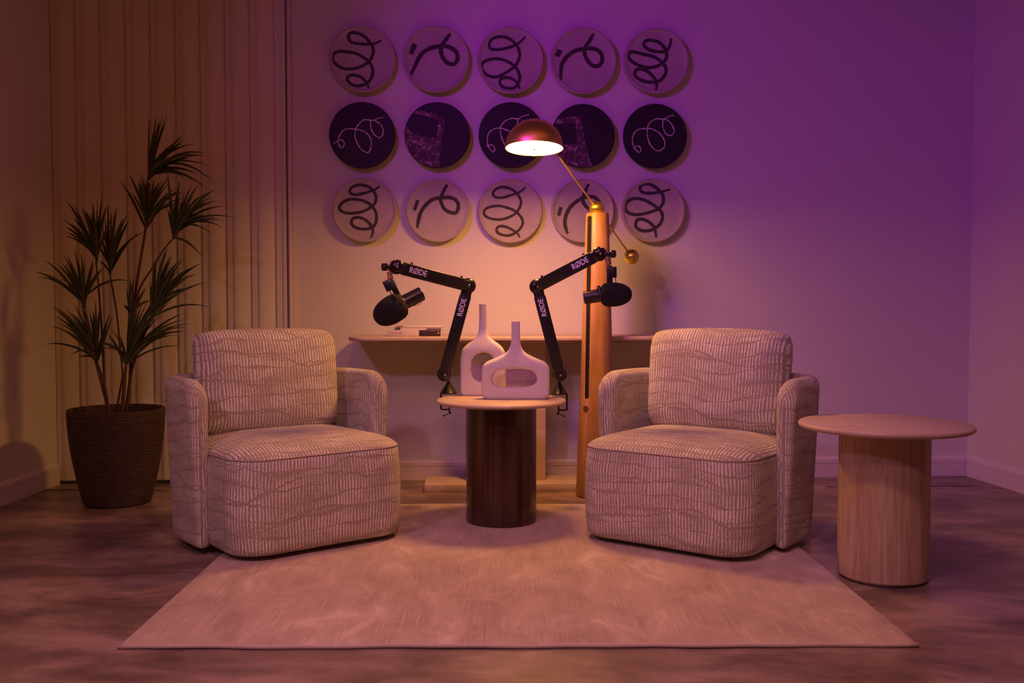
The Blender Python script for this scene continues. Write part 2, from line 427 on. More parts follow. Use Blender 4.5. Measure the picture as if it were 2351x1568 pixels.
# ------------------------------------------------------------------ rug
rc = [pZ(271, 1491), pZ(2109, 1486), pZ(1719, 1163), pZ(632, 1163)]
rb = (rc[0]+rc[1]+rc[2]+rc[3])/4; rb.z = 0
rug = empty('rug', rb, 0, 'large beige woven rug with fine streaks lying under both armchairs', 'rug')
def bil(u, v): return (rc[0]*(1-u)+rc[1]*u)*(1-v)+(rc[3]*(1-u)+rc[2]*u)*v
NU, NV = 90, 40; v = []; 
def wav(u): return .003*math.sin(u*23)+.002*math.sin(u*57+1)
for i in range(NU+1):
    for j in range(NV+1):
        u, t = i/NU, j/NV; p = bil(u, t)
        p.y += wav(u)*(1-t); e = min(u, 1-u)*2.2; e2 = min(t, 1-t)*1.9; ee = min(e, e2)
        p.z = .0115*min(1, (ee/.02+.25)**.5)+.0006*math.sin(u*40)*math.sin(t*31); v.append(p)
f = grid_faces(NU+1, NV+1)
mk('pile', v, f, 'rug', rug, base=rb)
for a, b in ((0, 1), (3, 2)):
    loop = []
    for k in range(61):
        t = k/60; p = rc[a].lerp(rc[b], t).copy()
        if a == 0: p.y += wav(t)
        p.z = .0066+.002*math.sin(t*19)*(1 if 0 < k < 60 else 0)*.4; loop.append(p)
    vv, ff = tube(loop, .0062, 10); mk('binding', vv, ff, 'binding', rug, base=rb)

# ------------------------------------------------------------------ armchairs
def rrect(a, yf, yb, r, rbk, n=12, side=8):
    pts = []
    def arc(cx, cy, rad, s):
        for i in range(n+1):
            t = math.radians(s+90*i/n); pts.append(Vector((cx+rad*math.cos(t), cy+rad*math.sin(t))))
    arc(-a+r, yf+r, r, 180)
    for i in range(1, 16): pts.append(Vector((-a+r+(2*a-2*r)*i/16, yf)))
    arc(a-r, yf+r, r, 270)
    for i in range(1, side): pts.append(Vector((a, yf+r+(yb-rbk-yf-r)*i/side)))
    arc(a-rbk, yb-rbk, rbk, 0)
    for i in range(1, 12): pts.append(Vector((a-rbk-(2*a-2*rbk)*i/12, yb)))
    arc(-a+rbk, yb-rbk, rbk, 90)
    for i in range(1, side): pts.append(Vector((-a, yb-rbk-(yb-rbk-yf-r)*i/side)))
    return pts
def arclen(pts, closed=True):
    s = [0]
    for i in range(1, len(pts)): s.append(s[-1]+(pts[i]-pts[i-1]).length)
    return s
def armchair(loc, rz, label, uo):
    t = empty('armchair', loc, rz, label, 'armchair', 'ribbed swivel armchairs on the rug')
    # plinth
    vv, ff = lathe([(.0, .0), (.235, .0), (.24, .006), (.24, .05), (.0, .05)], 40, 0, .04)
    ff = ff[:-2]; mk('swivel_base', [(x, y, z+.0137) for x, y, z in vv], ff, 'black', t, sharp=30)
    # seat block
    foot = rrect(.3585, -.298, .315, .125, .10); n = len(foot); s = arclen(foot)
    cx = Vector((0, .02)); V = []; UV = []; lv = []
    for z, k in ((.034, -.055), (.030, -.030), (.032, -.012), (.042, -.002), (.07, .002), (.14, .007), (.22, .009), (.30, .006), (.36, 0), (.376, -.003), (.382, -.008)):
        for i, p in enumerate(foot):
            d = (p-cx); q = p+d.normalized()*k; V.append((q.x, q.y, z)); UV.append((s[i]+uo, z))
    rows = 11
    Fc = grid_faces(rows, n, False, True); Fc.append(tuple(range(n)))
    o = mk('seat_block', V, Fc, 'fabric', t, uv=UV)
    # fix the UV seam
    l = o.data.uv_layers[0]; T = s[-1]+(foot[0]-foot[-1]).length
    for p in o.data.polygons:
        us = [l.data[i].uv.x for i in p.loop_indices]
        if max(us)-min(us) > T*.5:
            for i in p.loop_indices:
                if l.data[i].uv.x < uo+T*.5: l.data[i].uv.x += T
    # seat cushion top (crowned)
    V = []; UV = []; ts = [1.0, .995, .985, .965, .93, .88, .80, .70, .58, .44, .28, .12]
    for q in ts:
        z = .380+.062*(1-q**3.2)**.62
        for p in foot:
            pp = cx+(p-cx)*q*.992; V.append((pp.x, pp.y, z)); UV.append((pp.x+uo*1.3, pp.y*1.0+z))
    k = len(ts); V.append((cx.x, cx.y, .4425)); UV.append((uo*1.3, cx.y+.44))
    Fc = grid_faces(k, n, False, True)+[((k-1)*n+i, (k-1)*n+(i+1) % n, k*n) for i in range(n)]
    c = mk('seat_cushion', V, Fc, 'fabric', t, uv=UV)
    vv, ff = tube([Vector((p.x*.992, (p.y-.02)*.992+.02, .381)) for p in foot+[foot[0]]], .0026, 6); mk('piping', vv, ff, 'piping', c)
    # wrap-around shell
    b, ya, yb, R, th = .43, -.03, .42, .215, .076; h = th/2; m = b-h
    path = []
    L1 = (yb-R)-ya
    for i in range(15): path.append(Vector((-m, ya+L1*(i/14)**1.0)))
    # finer at the ends
    path = [Vector((-m, ya+d)) for d in (0, .002, .006, .012, .02, .03, .042, .056, .072, .09, .12, .16, .20)]+[Vector((-m, yb-R))]
    r2 = R-h
    for i in range(1, 15): a = PI-PI/2*i/14; path.append(Vector((-m+r2+r2*math.cos(a), yb-R+r2*math.sin(a))))
    W2 = 2*(m-r2)
    for i in range(1, 10): path.append(Vector((-m+r2+W2*i/10, yb-h)))
    half = path[:]; path = half+[Vector((-p.x, p.y)) for p in reversed(half[:28])]
    n = len(path); s = arclen(path); tot = s[-1]; V = []; UV = []
    csn = 0
    for i, p in enumerate(path):
        d = (path[min(i+1, n-1)]-path[max(i-1, 0)]).normalized(); nr = Vector((-d.y, d.x))   # left of travel = outward
        e = min(s[i], tot-s[i]); rr = .034
        k = (max(0, 1-((rr-min(e, rr))/rr)**2.6))**(1/2.6); k = max(k, .03)
        Rt = .105; zt = .662-(Rt-math.sqrt(max(0, Rt*Rt-(Rt-min(e, Rt))**2)))*.95
        zt = max(zt, .30)
        sec = []
        def off(z, side):     # taper towards the floor on the outer side
            q = min(1, max(0, z/.6)); return (h-.026*(1-q)) if side > 0 else -h
        zs = [.034, .05, .10, .18, .27, .36, .45, .54, .60]
        zs = [z for z in zs]
        lo = [(.5*(off(.03, 1)*.7-h*.0), .030)]
        outer = [(off(z, 1), z) for z in zs]; 
        top = zt-h; arc = [(h*math.cos(a), top+h*math.sin(a)) for a in [PI*j/10 for j in range(11)]]
        sc = (top)/.62
        outer = [(off(z, 1), .03+(z-.03)*(top-.03)/(.615-.03)) for z in zs]
        inner = [(-h, .03+(z-.03)*(top-.03)/(.615-.03)) for z in reversed(zs)]
        sec = [(off(.03, 1)*.6, .030)]+outer+arc+inner+[(-h*.6, .030)]
        csn = len(sec); acc = 0; prev = None
        for q, (o_, z) in enumerate(sec):
            if prev is not None: acc += math.hypot(o_-prev[0], z-prev[1])
            prev = (o_, z)
            w_ = p+nr*(o_*k); V.append((w_.x, w_.y, z)); UV.append((e+abs(o_)*k*max(0, 1-e/.25)+uo+(1.7 if i > n/2 else 0), acc))
    Fc = grid_faces(n, csn, False, False)+[(i*csn, (i+1)*csn, (i+1)*csn+csn-1, i*csn+csn-1) for i in range(n-1)]
    Fc += [tuple(range(csn)), tuple((n-1)*csn+q for q in range(csn))]
    mk('backrest_shell', V, Fc, 'fabric', t, uv=UV)
    # back cushion
    N1, N2 = 44, 30; V = []; UV = []; tl = math.radians(9)
    W_, H_, T_ = .305, .215, .088
    def cu(i, N): x = -1+2*i/N; return math.sin(x*PI/2)*.55+x*.45
    for side in (-1, 1):
        for i in range(N1+1):
            for j in range(N2+1):
                u, q = cu(i, N1), cu(j, N2)
                x = u*W_*(1-.055*abs(q)**7)*(1+.03*q); z = q*H_*(1-.07*abs(u)**7)+.010*math.cos(u*PI/2)*(1 if q > 0 else 0)*q
                y = side*T_*((max(0, 1-abs(u)**7))**.42)*((max(0, 1-abs(q)**5))**.42)
                if side < 0: y *= 1+.06*math.cos(u*2.2)*math.cos(q*1.6)
                y2 = y*math.cos(tl)+z*math.sin(tl); z2 = z*math.cos(tl)-y*math.sin(tl)
                V.append((x, y2+.232, z2+.622)); UV.append((x+.7+uo, z+.3 if side < 0 else z+1.3))
    k = (N1+1)*(N2+1); g = grid_faces(N1+1, N2+1)
    Fc = g+[tuple(k+a for a in reversed(q)) for q in g]
    o = mk('back_cushion', V, Fc, 'fabric', t, uv=UV)
    bm = bmesh.new(); bm.from_mesh(o.data); bmesh.ops.remove_doubles(bm, verts=bm.verts, dist=.0004)
    bmesh.ops.recalc_face_normals(bm, faces=bm.faces); bm.to_mesh(o.data); bm.free()
    return t
armchair((-.873, 3.904, 0), .672, 'left armchair in cream ribbed fabric beside the potted palm, turned towards the table', 0.0)
armchair((.716, 3.893, 0), -.640, 'right armchair in cream ribbed fabric between wooden lamp post and light side table', 3.37)

# ------------------------------------------------------------------ tables
def table_top(t, r, z1, th, mat='top'):
    pr = [(0, z1-th), (r-.012, z1-th), (r-.004, z1-th+.004), (r, z1-th*.5), (r-.002, z1-.003), (r-.006, z1), (0, z1)]
    vv, ff = lathe(pr, 96); mk('table_top', vv, ff[:-2], mat, t, sharp=50)
TZ = .536
tc = Vector((pZ(1151, 915, TZ).x, 4.2, .0125))
t1 = empty('side_table', tc, 0, 'small round stone-topped table on a dark walnut drum between the armchairs', 'table')
table_top(t1, .278, TZ-.0125, .018)
def stave_mesh():
    a0, a1 = -PI/13+.0015, PI/13-.0015; R1, R0 = .151, .143; z0, z1 = 0.0, TZ-.0305
    A = [a0+(a1-a0)*k/6 for k in range(7)]; pts = []
    for k, a in enumerate(A):
        rr = R1-(.0005 if k in (0, 6) else 0); pts.append((rr*math.cos(a), rr*math.sin(a)))
    pts += [(R0*math.cos(a), R0*math.sin(a)) for a in reversed(A)]
    n = len(pts); v = [(x, y, z0) for x, y in pts]+[(x, y, z1) for x, y in pts]
    return v, [(k, (k+1) % n, n+(k+1) % n, n+k) for k in range(n)]+[tuple(range(n)), tuple(range(n, 2*n))]
v, f = stave_mesh(); st = mk('stave', v, f, 'walnut', t1, sharp=25)
a0 = -PI/2+math.radians(8.5)+PI/13
st.rotation_euler = (0, 0, a0)
for k in range(1, 13):
    c = st.copy(); C.objects.link(c); c.parent = t1; c.rotation_euler = (0, 0, a0+2*PI*k/13)
vv, ff = lathe([(0, .001), (.1425, .001), (.1425, TZ-.0325), (0, TZ-.0325)], 48); mk('drum_core', vv, ff[:-2], 'black', t1, sharp=30)

t2c = Vector((1.287, 3.37, 0))
t2 = empty('side_table', t2c, 0, 'round stone-topped table on a light veined drum, right of the right armchair', 'table')
table_top(t2, .288, TZ, .020)
vv, ff = lathe([(0, .004), (.142, .004), (.142, .012), (.150, .012), (.1505, .016), (.1505, TZ-.02), (0, TZ-.02)], 72); mk('drum', vv, ff[:-2], 'column', t2, sharp=30)

# ------------------------------------------------------------------ console table
kc = Vector((pY(1161, 772, 5.03).x, 5.050, 0))
kt = empty('console_table', kc, math.atan2(dB.y, dB.x), 'long pale console table with rounded corners against the wall behind the small table', 'table')
hw, hd = .79, .195
poly = []
for cx_, cy_, a0_ in ((hw-.075, hd-.075, 0), (-hw+.075, hd-.075, 90), (-hw+.075, -hd+.075, 180), (hw-.075, -hd+.075, 270)):
    for i in range(9): a = math.radians(a0_+90*i/8); poly.append((cx_+.075*math.cos(a), cy_+.075*math.sin(a)))
from_bm('table_top', prism(poly, .760, .781, .006), 'top', kt)
poly2 = [(x*.80, y*.45) for x, y in poly]
from_bm('under_panel', prism(poly2, .746, .760, .002), 'panel', kt)
from_bm('pedestal', box_bm((-.203, -.050, .037), (.203, .030, .746), .002), 'panel', kt)
zb = .036; bl = pZ(972, 1111, zb).x-kc.x; from_bm('base_slab', box_bm((bl, -.150, 0), (-bl-.0, .090, zb+.001), .003), 'panel', kt)

# books on the console
CT = .7812
def bookpart(name, xa, xb, z0, z1, y0, y1, mat, parent, bs, bev=.001):
    return from_bm(name, box_bm((xa, y0, z0), (xb, y1, z1), bev), mat, parent, base=bs)
YB = 4.95
def bx(px): return pY(px, 760, YB).x
b1 = Vector((bx(950), YB+.07, CT))
B = empty('book', b1, 0, 'thick cream book with a dark brown spine end, lower book on the console', 'book', 'books on the console table')
g = .0315
bookpart('cover', bx(888), bx(1011.5), CT+g-.002, CT+g, YB, YB+.13, 'cream', B, b1)
bookpart('cover', bx(888), bx(1011.5), CT, CT+.002, YB, YB+.13, 'cream', B, b1)
bookpart('page_block', bx(889), bx(1010), CT+.002, CT+g-.002, YB+.003, YB+.127, 'pages', B, b1, 0)
bookpart('spine', bx(888), bx(962), CT+.0005, CT+g-.0005, YB-.002, YB+.002, 'cream', B, b1)
sl = bookpart('spine_label', bx(962.5), bx(1011.5), CT+.0008, CT+g-.001, YB-.0026, YB+.002, 'bookdark', B, b1); sl['label'] = 'dark brown spine end with a white ring mark'
text_obj('lettering', 'IN THE PAST', .0125, (bx(912), YB-.0026, CT+.016), (1, 0, 0), (0, -1, 0), 'greyink', B, b1, .0002, .0, sx=.85)
text_obj('lettering', '0', .012, (bx(1006.5), YB-.0032, CT+.0165), (1, 0, 0), (0, -1, 0), 'print', sl, b1, .0002, .03)
B.location = b1
b2 = Vector((bx(950), YB+.07, CT+g))
B2 = empty('book', b2, 0, 'thin pale book with a dark stripe, upper book on the console', 'book', 'books on the console table')
z = CT+g+.0003
bookpart('cover', bx(907), bx(1012), z, z+.002, YB+.004, YB+.125, 'cream', B2, b2)
bookpart('page_block', bx(908), bx(1011), z+.002, z+.011, YB+.007, YB+.122, 'pages', B2, b2, 0)
bookpart('spine_stripe', bx(979), bx(1012), z+.001, z+.0055, YB+.001, YB+.007, 'bookdark', B2, b2, 0)
bookpart('cover', bx(909), bx(1012), z+.011, z+.0135, YB+.004, YB+.125, 'cream', B2, b2)
b3 = Vector((bx(915), YB+.06, z+.0137))
B3 = empty('book', b3, 0, 'topmost slim pale booklet with brown end behind the left microphone', 'book', 'books on the console table')
bookpart('cover', bx(910), bx(1012), z+.0138, z+.020, YB+.012, YB+.11, 'pages', B3, b3)
bookpart('spine_end', bx(909), bx(926), z+.0142, z+.0196, YB+.009, YB+.014, 'brownp', B3, b3)
cb = Vector((bx(913), YB+.0, CT+g))
CB = empty('card_box', cb, 0, 'tiny black case with two pale dots on the lower book, below the left microphone', 'case')
bookpart('body', bx(906), bx(919), CT+g+.0004, CT+g+.0116, YB-.0005, YB+.0035, 'black', CB, cb)
for px in (909.5, 915):
    vv, ff = lathe_axis([(0, 0), (.0022, 0), (.0022, .0006), (0, .0006)], (bx(px), YB-.0004, CT+g+.006), (0, -1, 0), 10); mk('dot', vv, ff[:-2], 'print', CB, base=cb, smooth=False)

# ------------------------------------------------------------------ vases
def vase(px, Yv, outline, hole, top_px, label, nw):
    s = Yv/F; base_v = Vector(((px-1175.5)*s, Yv, TZ+.0005))
    T = empty('vase', base_v, 0, label, 'vase', 'sculptural ceramic vases on the small table')
    bev = .0150; ext = .019
    c = bpy.data.curves.new('v', 'CURVE'); c.dimensions = '2D'; c.fill_mode = 'BOTH'
    c.bevel_depth = bev; c.bevel_resolution = 6; c.offset = -bev; c.extrude = ext
    for pts in (outline, hole):
        P = [Vector((a*s, b*s, 0)) for a, b in pts]
        P = smooth_pts(P+[P[0]], 5)[:-1]
        sp = c.splines.new('POLY'); sp.points.add(len(P)-1); sp.use_cyclic_u = True
        for i, p in enumerate(P): sp.points[i].co = (p.x, p.y, 0, 1)
    to = bpy.data.objects.new('v', c); C.objects.link(to); me = to_mesh(to); bpy.data.objects.remove(to)
    o = bpy.data.objects.new('v2', me); C.objects.link(o)
    md = o.modifiers.new('r', 'REMESH'); md.mode = 'VOXEL'; md.voxel_size = .0028
    md = o.modifiers.new('s', 'SMOOTH'); md.iterations = 6; md.factor = .5
    me2 = to_mesh(o); bpy.data.objects.remove(o)
    zt = top_px*s; sh = shoulder = outline_shoulder*s
    for v in me2.vertices:
        x, zz, y = v.co.x, v.co.y, v.co.z
        q = min(1, max(0, (zz-sh[0])/(sh[1]-sh[0]))) if False else min(1, max(0, (zz-sh)/(.10)))
        q = q*q*(3-2*q); k = 1+(nw*s/2/(bev+ext)-1)*q
        v.co = (x, -y*k, zz)
    bm = bmesh.new(); bm.from_mesh(me2)
    r = bmesh.ops.bisect_plane(bm, geom=list(bm.verts)+list(bm.edges)+list(bm.faces), plane_co=(0, 0, zt), plane_no=(0, 0, 1), clear_outer=True)
    ed = [e for e in r['geom_cut'] if isinstance(e, bmesh.types.BMEdge)]
    rf = bmesh.ops.contextual_create(bm, geom=ed)['faces']
    if rf:
        r2 = bmesh.ops.inset_region(bm, faces=rf, thickness=.0045)
        r3 = bmesh.ops.extrude_face_region(bm, geom=rf)
        bmesh.ops.delete(bm, geom=rf, context='FACES_ONLY') if False else None
        vs = [g for g in r3['geom'] if isinstance(g, bmesh.types.BMVert)]
        bmesh.ops.translate(bm, vec=(0, 0, -.04), verts=vs)
    for v in bm.verts: v.co.z = max(v.co.z, .004)-.004      # flat foot on the table
    bmesh.ops.recalc_face_normals(bm, faces=bm.faces)
    from_bm('body', bm, 'vase', T, sharp=50)
    return T
def hsym(R): return R+[(-x, y) for x, y in reversed(R)]
# coordinates: photo pixels right of the axis, height above the table
outline_shoulder = 70
vase(1184, 4.22, hsym([(14, 0), (30, 0), (46, 0), (60, 0), (69, 2.5), (74, 6), (77, 12), (78, 40), (78, 66), (75, 78), (66, 87), (50, 94), (34, 101), (20, 110), (13, 122), (10.5, 136), (9.7, 155), (9.6, 170), (9.6, 185), (9.6, 196), (9.4, 206), (6, 209)]),
     [(-40, 30), (-20, 28.5), (0, 28), (20, 28.5), (36, 31), (46, 38), (49, 47), (46, 58), (38, 66), (24, 70), (0, 71), (-24, 70), (-42, 67), (-51, 58), (-54, 48), (-50, 37)], 180,
     'wide low cream vase with a long oval opening, in front on the small table', 19)
outline_shoulder = 104
vase(1109, 4.38, hsym([(8, 0), (20, 0), (32, 0), (42, 0), (47.5, 2.5), (50, 6), (52, 14), (52, 50), (52, 90), (48, 106), (38, 118), (24, 128), (14, 137), (10, 150), (8.8, 168), (8.6, 190), (8.6, 210), (8.6, 225), (8.4, 236), (5, 239)]),
     [(-14, 35), (-2, 33), (10, 35), (20, 42), (25, 52), (26, 70), (24, 86), (16, 96), (2, 100), (-12, 97), (-22, 89), (-26, 76), (-26, 58), (-22, 43)], 211,
     'taller narrow cream vase with an upright oval opening, behind the wide vase', 17)

# ------------------------------------------------------------------ floor lamp
lp = Vector((pY(1370, 900, 4.80).x, 4.80, 0))
LT = empty('floor_lamp', lp, 0, 'tall conical pine floor lamp with brass dome and counterweight behind the right armchair', 'lamp')
ztop = pY(1370, 490, 4.80).z
vv, ff = lathe([(0, .004), (.0, .004), (.098, .004), (.101, .012), (.0785, .62), (.056, ztop-.006), (.053, ztop), (0, ztop)], 64)
pb = mk('lamp_post', vv, ff[:-2], 'pine', LT, sharp=30)
cut = []
for (px, py) in ((1354.5, 497), (1347.5, 912)):
    cut.append(pY(px, py, 4.745)-lp)
ax = (cut[1]-cut[0]).normalized(); inward = Vector((.0, 1, 0)); wd = Vector((1, 0, 0)); hwid = .0093
pts = []
for k in range(9): a = PI*k/8; pts.append(cut[0]+wd*(hwid*math.cos(a))-ax*(hwid*.3*math.sin(a)))
for k in range(9): a = PI+PI*k/8; pts.append(cut[1]+wd*(hwid*math.cos(a))-ax*(hwid*math.sin(a)))
n = len(pts); cv = [p+Vector((0, -.12, 0)) for p in pts]+[p+Vector((0, .045, 0)) for p in pts]
ct = mk('cutter', cv, [(k, (k+1) % n, n+(k+1) % n, n+k) for k in range(n)]+[tuple(range(n)), tuple(range(n, 2*n))], 'black', LT)
md = pb.modifiers.new('b', 'BOOLEAN'); md.object = ct; md.operation = 'DIFFERENCE'; md.solver = 'EXACT'
bpy.context.view_layer.update()
me = to_mesh(pb); pb.modifiers.clear(); pb.data = me
me.materials.clear(); me.materials.append(MAT['pine'])
for p in me.polygons: p.material_index = 0
me.set_sharp_from_angle(angle=math.radians(30))
cp = cut[0]; pl = [p+Vector((0, .012 if False else .0, 0)) for p in pts]
bpy.data.objects.remove(ct)
pts2 = [c_+(p-c_)*.93 for p, c_ in [(p, (cut[0]+cut[1])/2) for p in pts]]
pts2 = [Vector((p.x, p.y, p.z)) for p in pts]
cv = [p+Vector((0, .012, 0)) for p in pts2]+[p+Vector((0, .043, 0)) for p in pts2]
sc_ = mk('slot_channel', cv, [(k, (k+1) % n, n+(k+1) % n, n+k) for k in range(n)]+[tuple(range(n)), tuple(range(n, 2*n))], 'black', pb, smooth=False)
sc_['label'] = 'long black slot down the post'
kp = pY(1346, 941, 4.71)-lp
kv = []; seg = 14
for j, rr in ((0, 0), (1, .55), (2, 1.0)):
    for k in range(seg):
        a = 2*PI*k/seg; x = kp.x+.012*rr*math.cos(a)*(1+.2*math.sin(3*a)); z = kp.z+.017*rr*math.sin(a)
        rp = .101-(.0225)*min(z, .62)/.62; y = -math.sqrt(max(1e-5, rp*rp-x*x))-.0008; kv.append((x, y, z))
mk('knot', kv, grid_faces(3, seg, False, True), 'knot', pb)
ball = pY(1370, 479, 4.80)-lp
def sphere(c, r, seg=32, squash=1):
    return lathe_axis([(max(1e-4, r*math.sin(PI*k/20)), -r*squash*math.cos(PI*k/20)) for k in range(21)], c, (0, 0, 1), seg)
vv, ff = sphere(ball, .0365); mk('pivot_ball', vv, ff, 'brass', LT)
cw = pY(1450, 590, 5.0)-lp; vv, ff = sphere(cw, .0395); mk('counterweight', vv, ff, 'brass', LT)
dd = (cw-ball).normalized()
dome_c = pY(1226.5, 341, 4.40)-lp; Rd = .1305
tip = pY(1268, 338, 4.50)-lp
dirr = (ball-tip).normalized()
vv, ff = merge(tube([tip, ball], .0046, 12), tube([ball, cw], .0046, 12)); mk('balance_rod', vv, ff, 'brass', LT)
up = Vector((.01, math.sin(math.radians(6.0)), math.cos(math.radians(6.0))))     # rim tipped towards the room
pr = [(Rd*math.sin(a), Rd*math.cos(a)) for a in [PI/2*k/20 for k in range(20, -1, -1)]]
pr = [(Rd-.003, 0.0)]+pr; pr[-1] = (1e-4, Rd)
inn = [(1e-4, Rd-.003)]+[((Rd-.003)*math.sin(a), (Rd-.003)*math.cos(a)) for a in [PI/2*k/20 for k in range(1, 20)]]
v1 = lathe_axis(pr, dome_c, up, 64); d1 = (v1[0], v1[1][:-2])
v2 = lathe_axis(inn, dome_c, up, 64); d2 = (v2[0], v2[1][:-2])
vv, ff = merge(d1, d2); dm = mk('lamp_shade', vv, ff, 'brass', LT, sharp=60)
# bridge lip
dv, df = lathe_axis([(1e-4, .002), (Rd-.008, .002), (Rd-.004, .0045), (Rd-.004, .007), (1e-4, .007)], dome_c, up, 64)
df_ = mk('diffuser', dv, df[:-2], 'emit', dm, sharp=30); df_['label'] = 'glowing warm white diffuser disc'
vv, ff = lathe_axis([(1e-4, -.006), (.006, -.006), (.0075, -.003), (.0075, .002), (1e-4, .002)], dome_c, up, 20); mk('finial', vv, ff, 'brass', dm)
vv, ff = lathe_axis([(.006, Rd-.001), (.006, Rd+.004), (.003, Rd+.006), (1e-4, Rd+.006)], dome_c, up, 16); mk('cap', vv, ff, 'brass', dm)

# ------------------------------------------------------------------ microphone arms
def mic_arm(side, k, label):
    """k: dictionary of photo positions with distances"""
    W = lambda n: pY(*k[n])
    fx, fy, fd = k['foot']; foot = pZ(fx, fy, TZ); base = Vector((foot.x, foot.y, TZ))
    T = empty('boom_stand', base, 0, label, 'microphone arm', 'black desk arms clamped to the small table')
    yy = foot.y
    # cone
    vv, ff = lathe([(0, .0008), (.0365, .0008), (.038, .003), (.038, .006), (.035, .009), (.0075, .052), (.006, .058), (.006, .068), (0, .068)], 40)
    mk('cone_base', vv, ff[:-2], 'dark', T, sharp=30)
    # clamp
    yy += .025; s = yy/F
    zA = TZ-.018; xo = base.x+side*-.036; xi = base.x+side*.0+side*.002
    bms = [box_bm((min(xo-.004, xo+.004), yy-.010, zA-.056), (max(xo-.004, xo+.004), yy+.010, TZ+.004), .0015),
           box_bm((min(xo, xi), yy-.008, zA-.060), (max(xo, xi), yy+.008, zA-.053), .0015),
           box_bm((min(xo, base.x), yy-.010, TZ+.0006), (max(xo, base.x), yy+.010, TZ+.004), .001)]
    bm = bmesh.new()
    for q in bms:
        me = bpy.data.meshes.new('t'); q.to_mesh(me); q.free(); bm.from_mesh(me); bpy.data.meshes.remove(me)
    from_bm('clamp', bm, 'dark', T, base=base)
    vv, ff = merge(tube([(xi, yy, zA-.0008), (xi, yy, zA-.074)], .0036, 10), tube([(xi, yy, zA-.0008), (xi, yy, zA-.006)], .009, 14),
                   tube([(xi+side*.006, yy-.004, zA-.072), (xi-side*.026, yy-.012, zA-.084)], .002, 8),
                   sphere((xi+side*.006, yy-.004, zA-.072), .0042, 10), sphere((xi-side*.026, yy-.012, zA-.084), .0042, 10))
    mk('clamp_screw', vv, ff, 'dark', T, base=base)
    j0, j1, j2, k3 = W('low'), W('elbow'), W('end'), W('knob')
    def joint(c, r, nm='joint', squash=.62):
        vv, ff = lathe_axis([(max(1e-4, r*math.sin(PI*q/16)), -r*squash*math.cos(PI*q/16)) for q in range(17)], c, (0, -1, 0), 32)
        o = mk(nm, vv, ff, 'joint', T, base=base)
        vv, ff = lathe_axis([(1e-4, 0), (r*.17, 0), (r*.17, .0016), (r*.1, .0024), (1e-4, .0024)], c+Vector((side*-.0 + r*.12, -r*squash-.0006, 0)), (0, -1, 0), 16)
        mk('screw', vv, ff, 'chrome', o, base=base); return o
    joint(j0, .0325); joint(j1, .034); joint(j2, .031)
    # collar between cone and ball
    vv, ff = tube([(base.x, base.y, TZ+.060), (j0.x*.35+base.x*.65, j0.y, j0.z-.02), (j0.x*.6+base.x*.4, j0.y, j0.z)], .0085, 14); mk('neck', vv, ff, 'dark', T, base=base)
    from_bm('lower_arm', bar_bm(j0, j1, .046, .034, .005, 3, 0, 0), 'dark', T, base=base)
    la = (j1-j0).normalized()
    sl = from_bm('arm_sleeve', bar_bm(j0+la*.035, j1-la*.045, .051, .039, .003, 2), 'dark', T, base=base)
    ua = (j2-j1).normalized()
    from_bm('upper_arm', bar_bm(j1, j2, .044, .036, .005, 3), 'dark', T, base=base)
    us = from_bm('arm_sleeve', bar_bm(j1+ua*.032, j2-ua*.030, .0535, .042, .005, 3), 'dark', T, base=base)
    # cable clips
    perp = Vector((0, -1, 0)).cross(ua).normalized()
    if perp.z < 0: perp = -perp
    for q in (k['clips']):
        c = j1.lerp(j2, q)+perp*.028
        from_bm('cable_clip', box_bm(c-Vector((.0045, .006, .006)), c+Vector((.0045, .006, .007)), .002), 'dark', T, base=base)
    # end knob and thread
    vv, ff = merge(lathe_axis([(1e-4, -.012), (.013, -.012), (.016, -.008), (.016, .008), (.013, .012), (1e-4, .012)], k3, (k3-j2), 20), tube([j2, k3], .008, 12))
    mk('end_knob', vv, ff, 'joint', T, base=base)
    mt = W('mount'); a = j2.lerp(k3, .62); th = [a, a.lerp(mt, .3), mt]
    d_ = (mt-a); parts = [tube([a, mt], .0052, 12)]
    for q in (.42, .56, .72, .86):
        parts.append(lathe_axis([(1e-4, -.0035), (.0115, -.0035), (.0125, 0), (.0115, .0035), (1e-4, .0035)], a+d_*q, d_, 18))
    vv, ff = merge(*parts); mk('threaded_mount', vv, ff, 'copper', T, base=base, sharp=40)
    # spring wires near the joint
    vv, ff = tube(smooth_pts([j2+Vector((-side*.004, -.012, .026)), j2.lerp(k3, .5)+Vector((0, -.012, .022)), j2.lerp(k3, .72)+Vector((0, -.008, .004)), a+d_*.2], 5), .0016, 6); mk('wire', vv, ff, 'copper', T, base=base)
    # lettering
    yf = -.0212
    n_ = Vector((0, -1, 0))
    p = pY(k['t1'][0], k['t1'][1], (j1.y+(j2.y-j1.y)*k['t1'][2])); xd = (j2-j1) if side < 0 else (j1-j2)
    q = (p-j1).dot(ua); c = j1+ua*q+perp*0.002
    xd = ua if ua.x > 0 else -ua
    side_n = (n_-ua*n_.dot(ua)).normalized()
    text_obj('lettering', 'RØDE', .0345, c+side_n*.0213, xd, side_n, 'print', us, base, .0004, .022, sx=.92)
    q = (pY(k['t2'][0], k['t2'][1], j0.y)-j0).dot(la); sn = (n_-la*n_.dot(la)).normalized()
    text_obj('lettering', 'RØDE', .0315, j0+la*q+sn*.0198, la, sn, 'print', sl, base, .0004, .018, shear=.15*side*-1, sx=.95)
    return T
mic_arm(1, dict(foot=(1030, 904, 0), low=(1020, 859, 4.335), elbow=(1075, 656, 4.29), end=(911, 613, 4.10), knob=(883, 613, 4.08), mount=(897, 644, 4.09),
    clips=(.12, .82), t1=(953, 622, .7), t2=(1070, 704, 0)), 'left black jointed desk arm holding a microphone, clamped beside the tall vase')
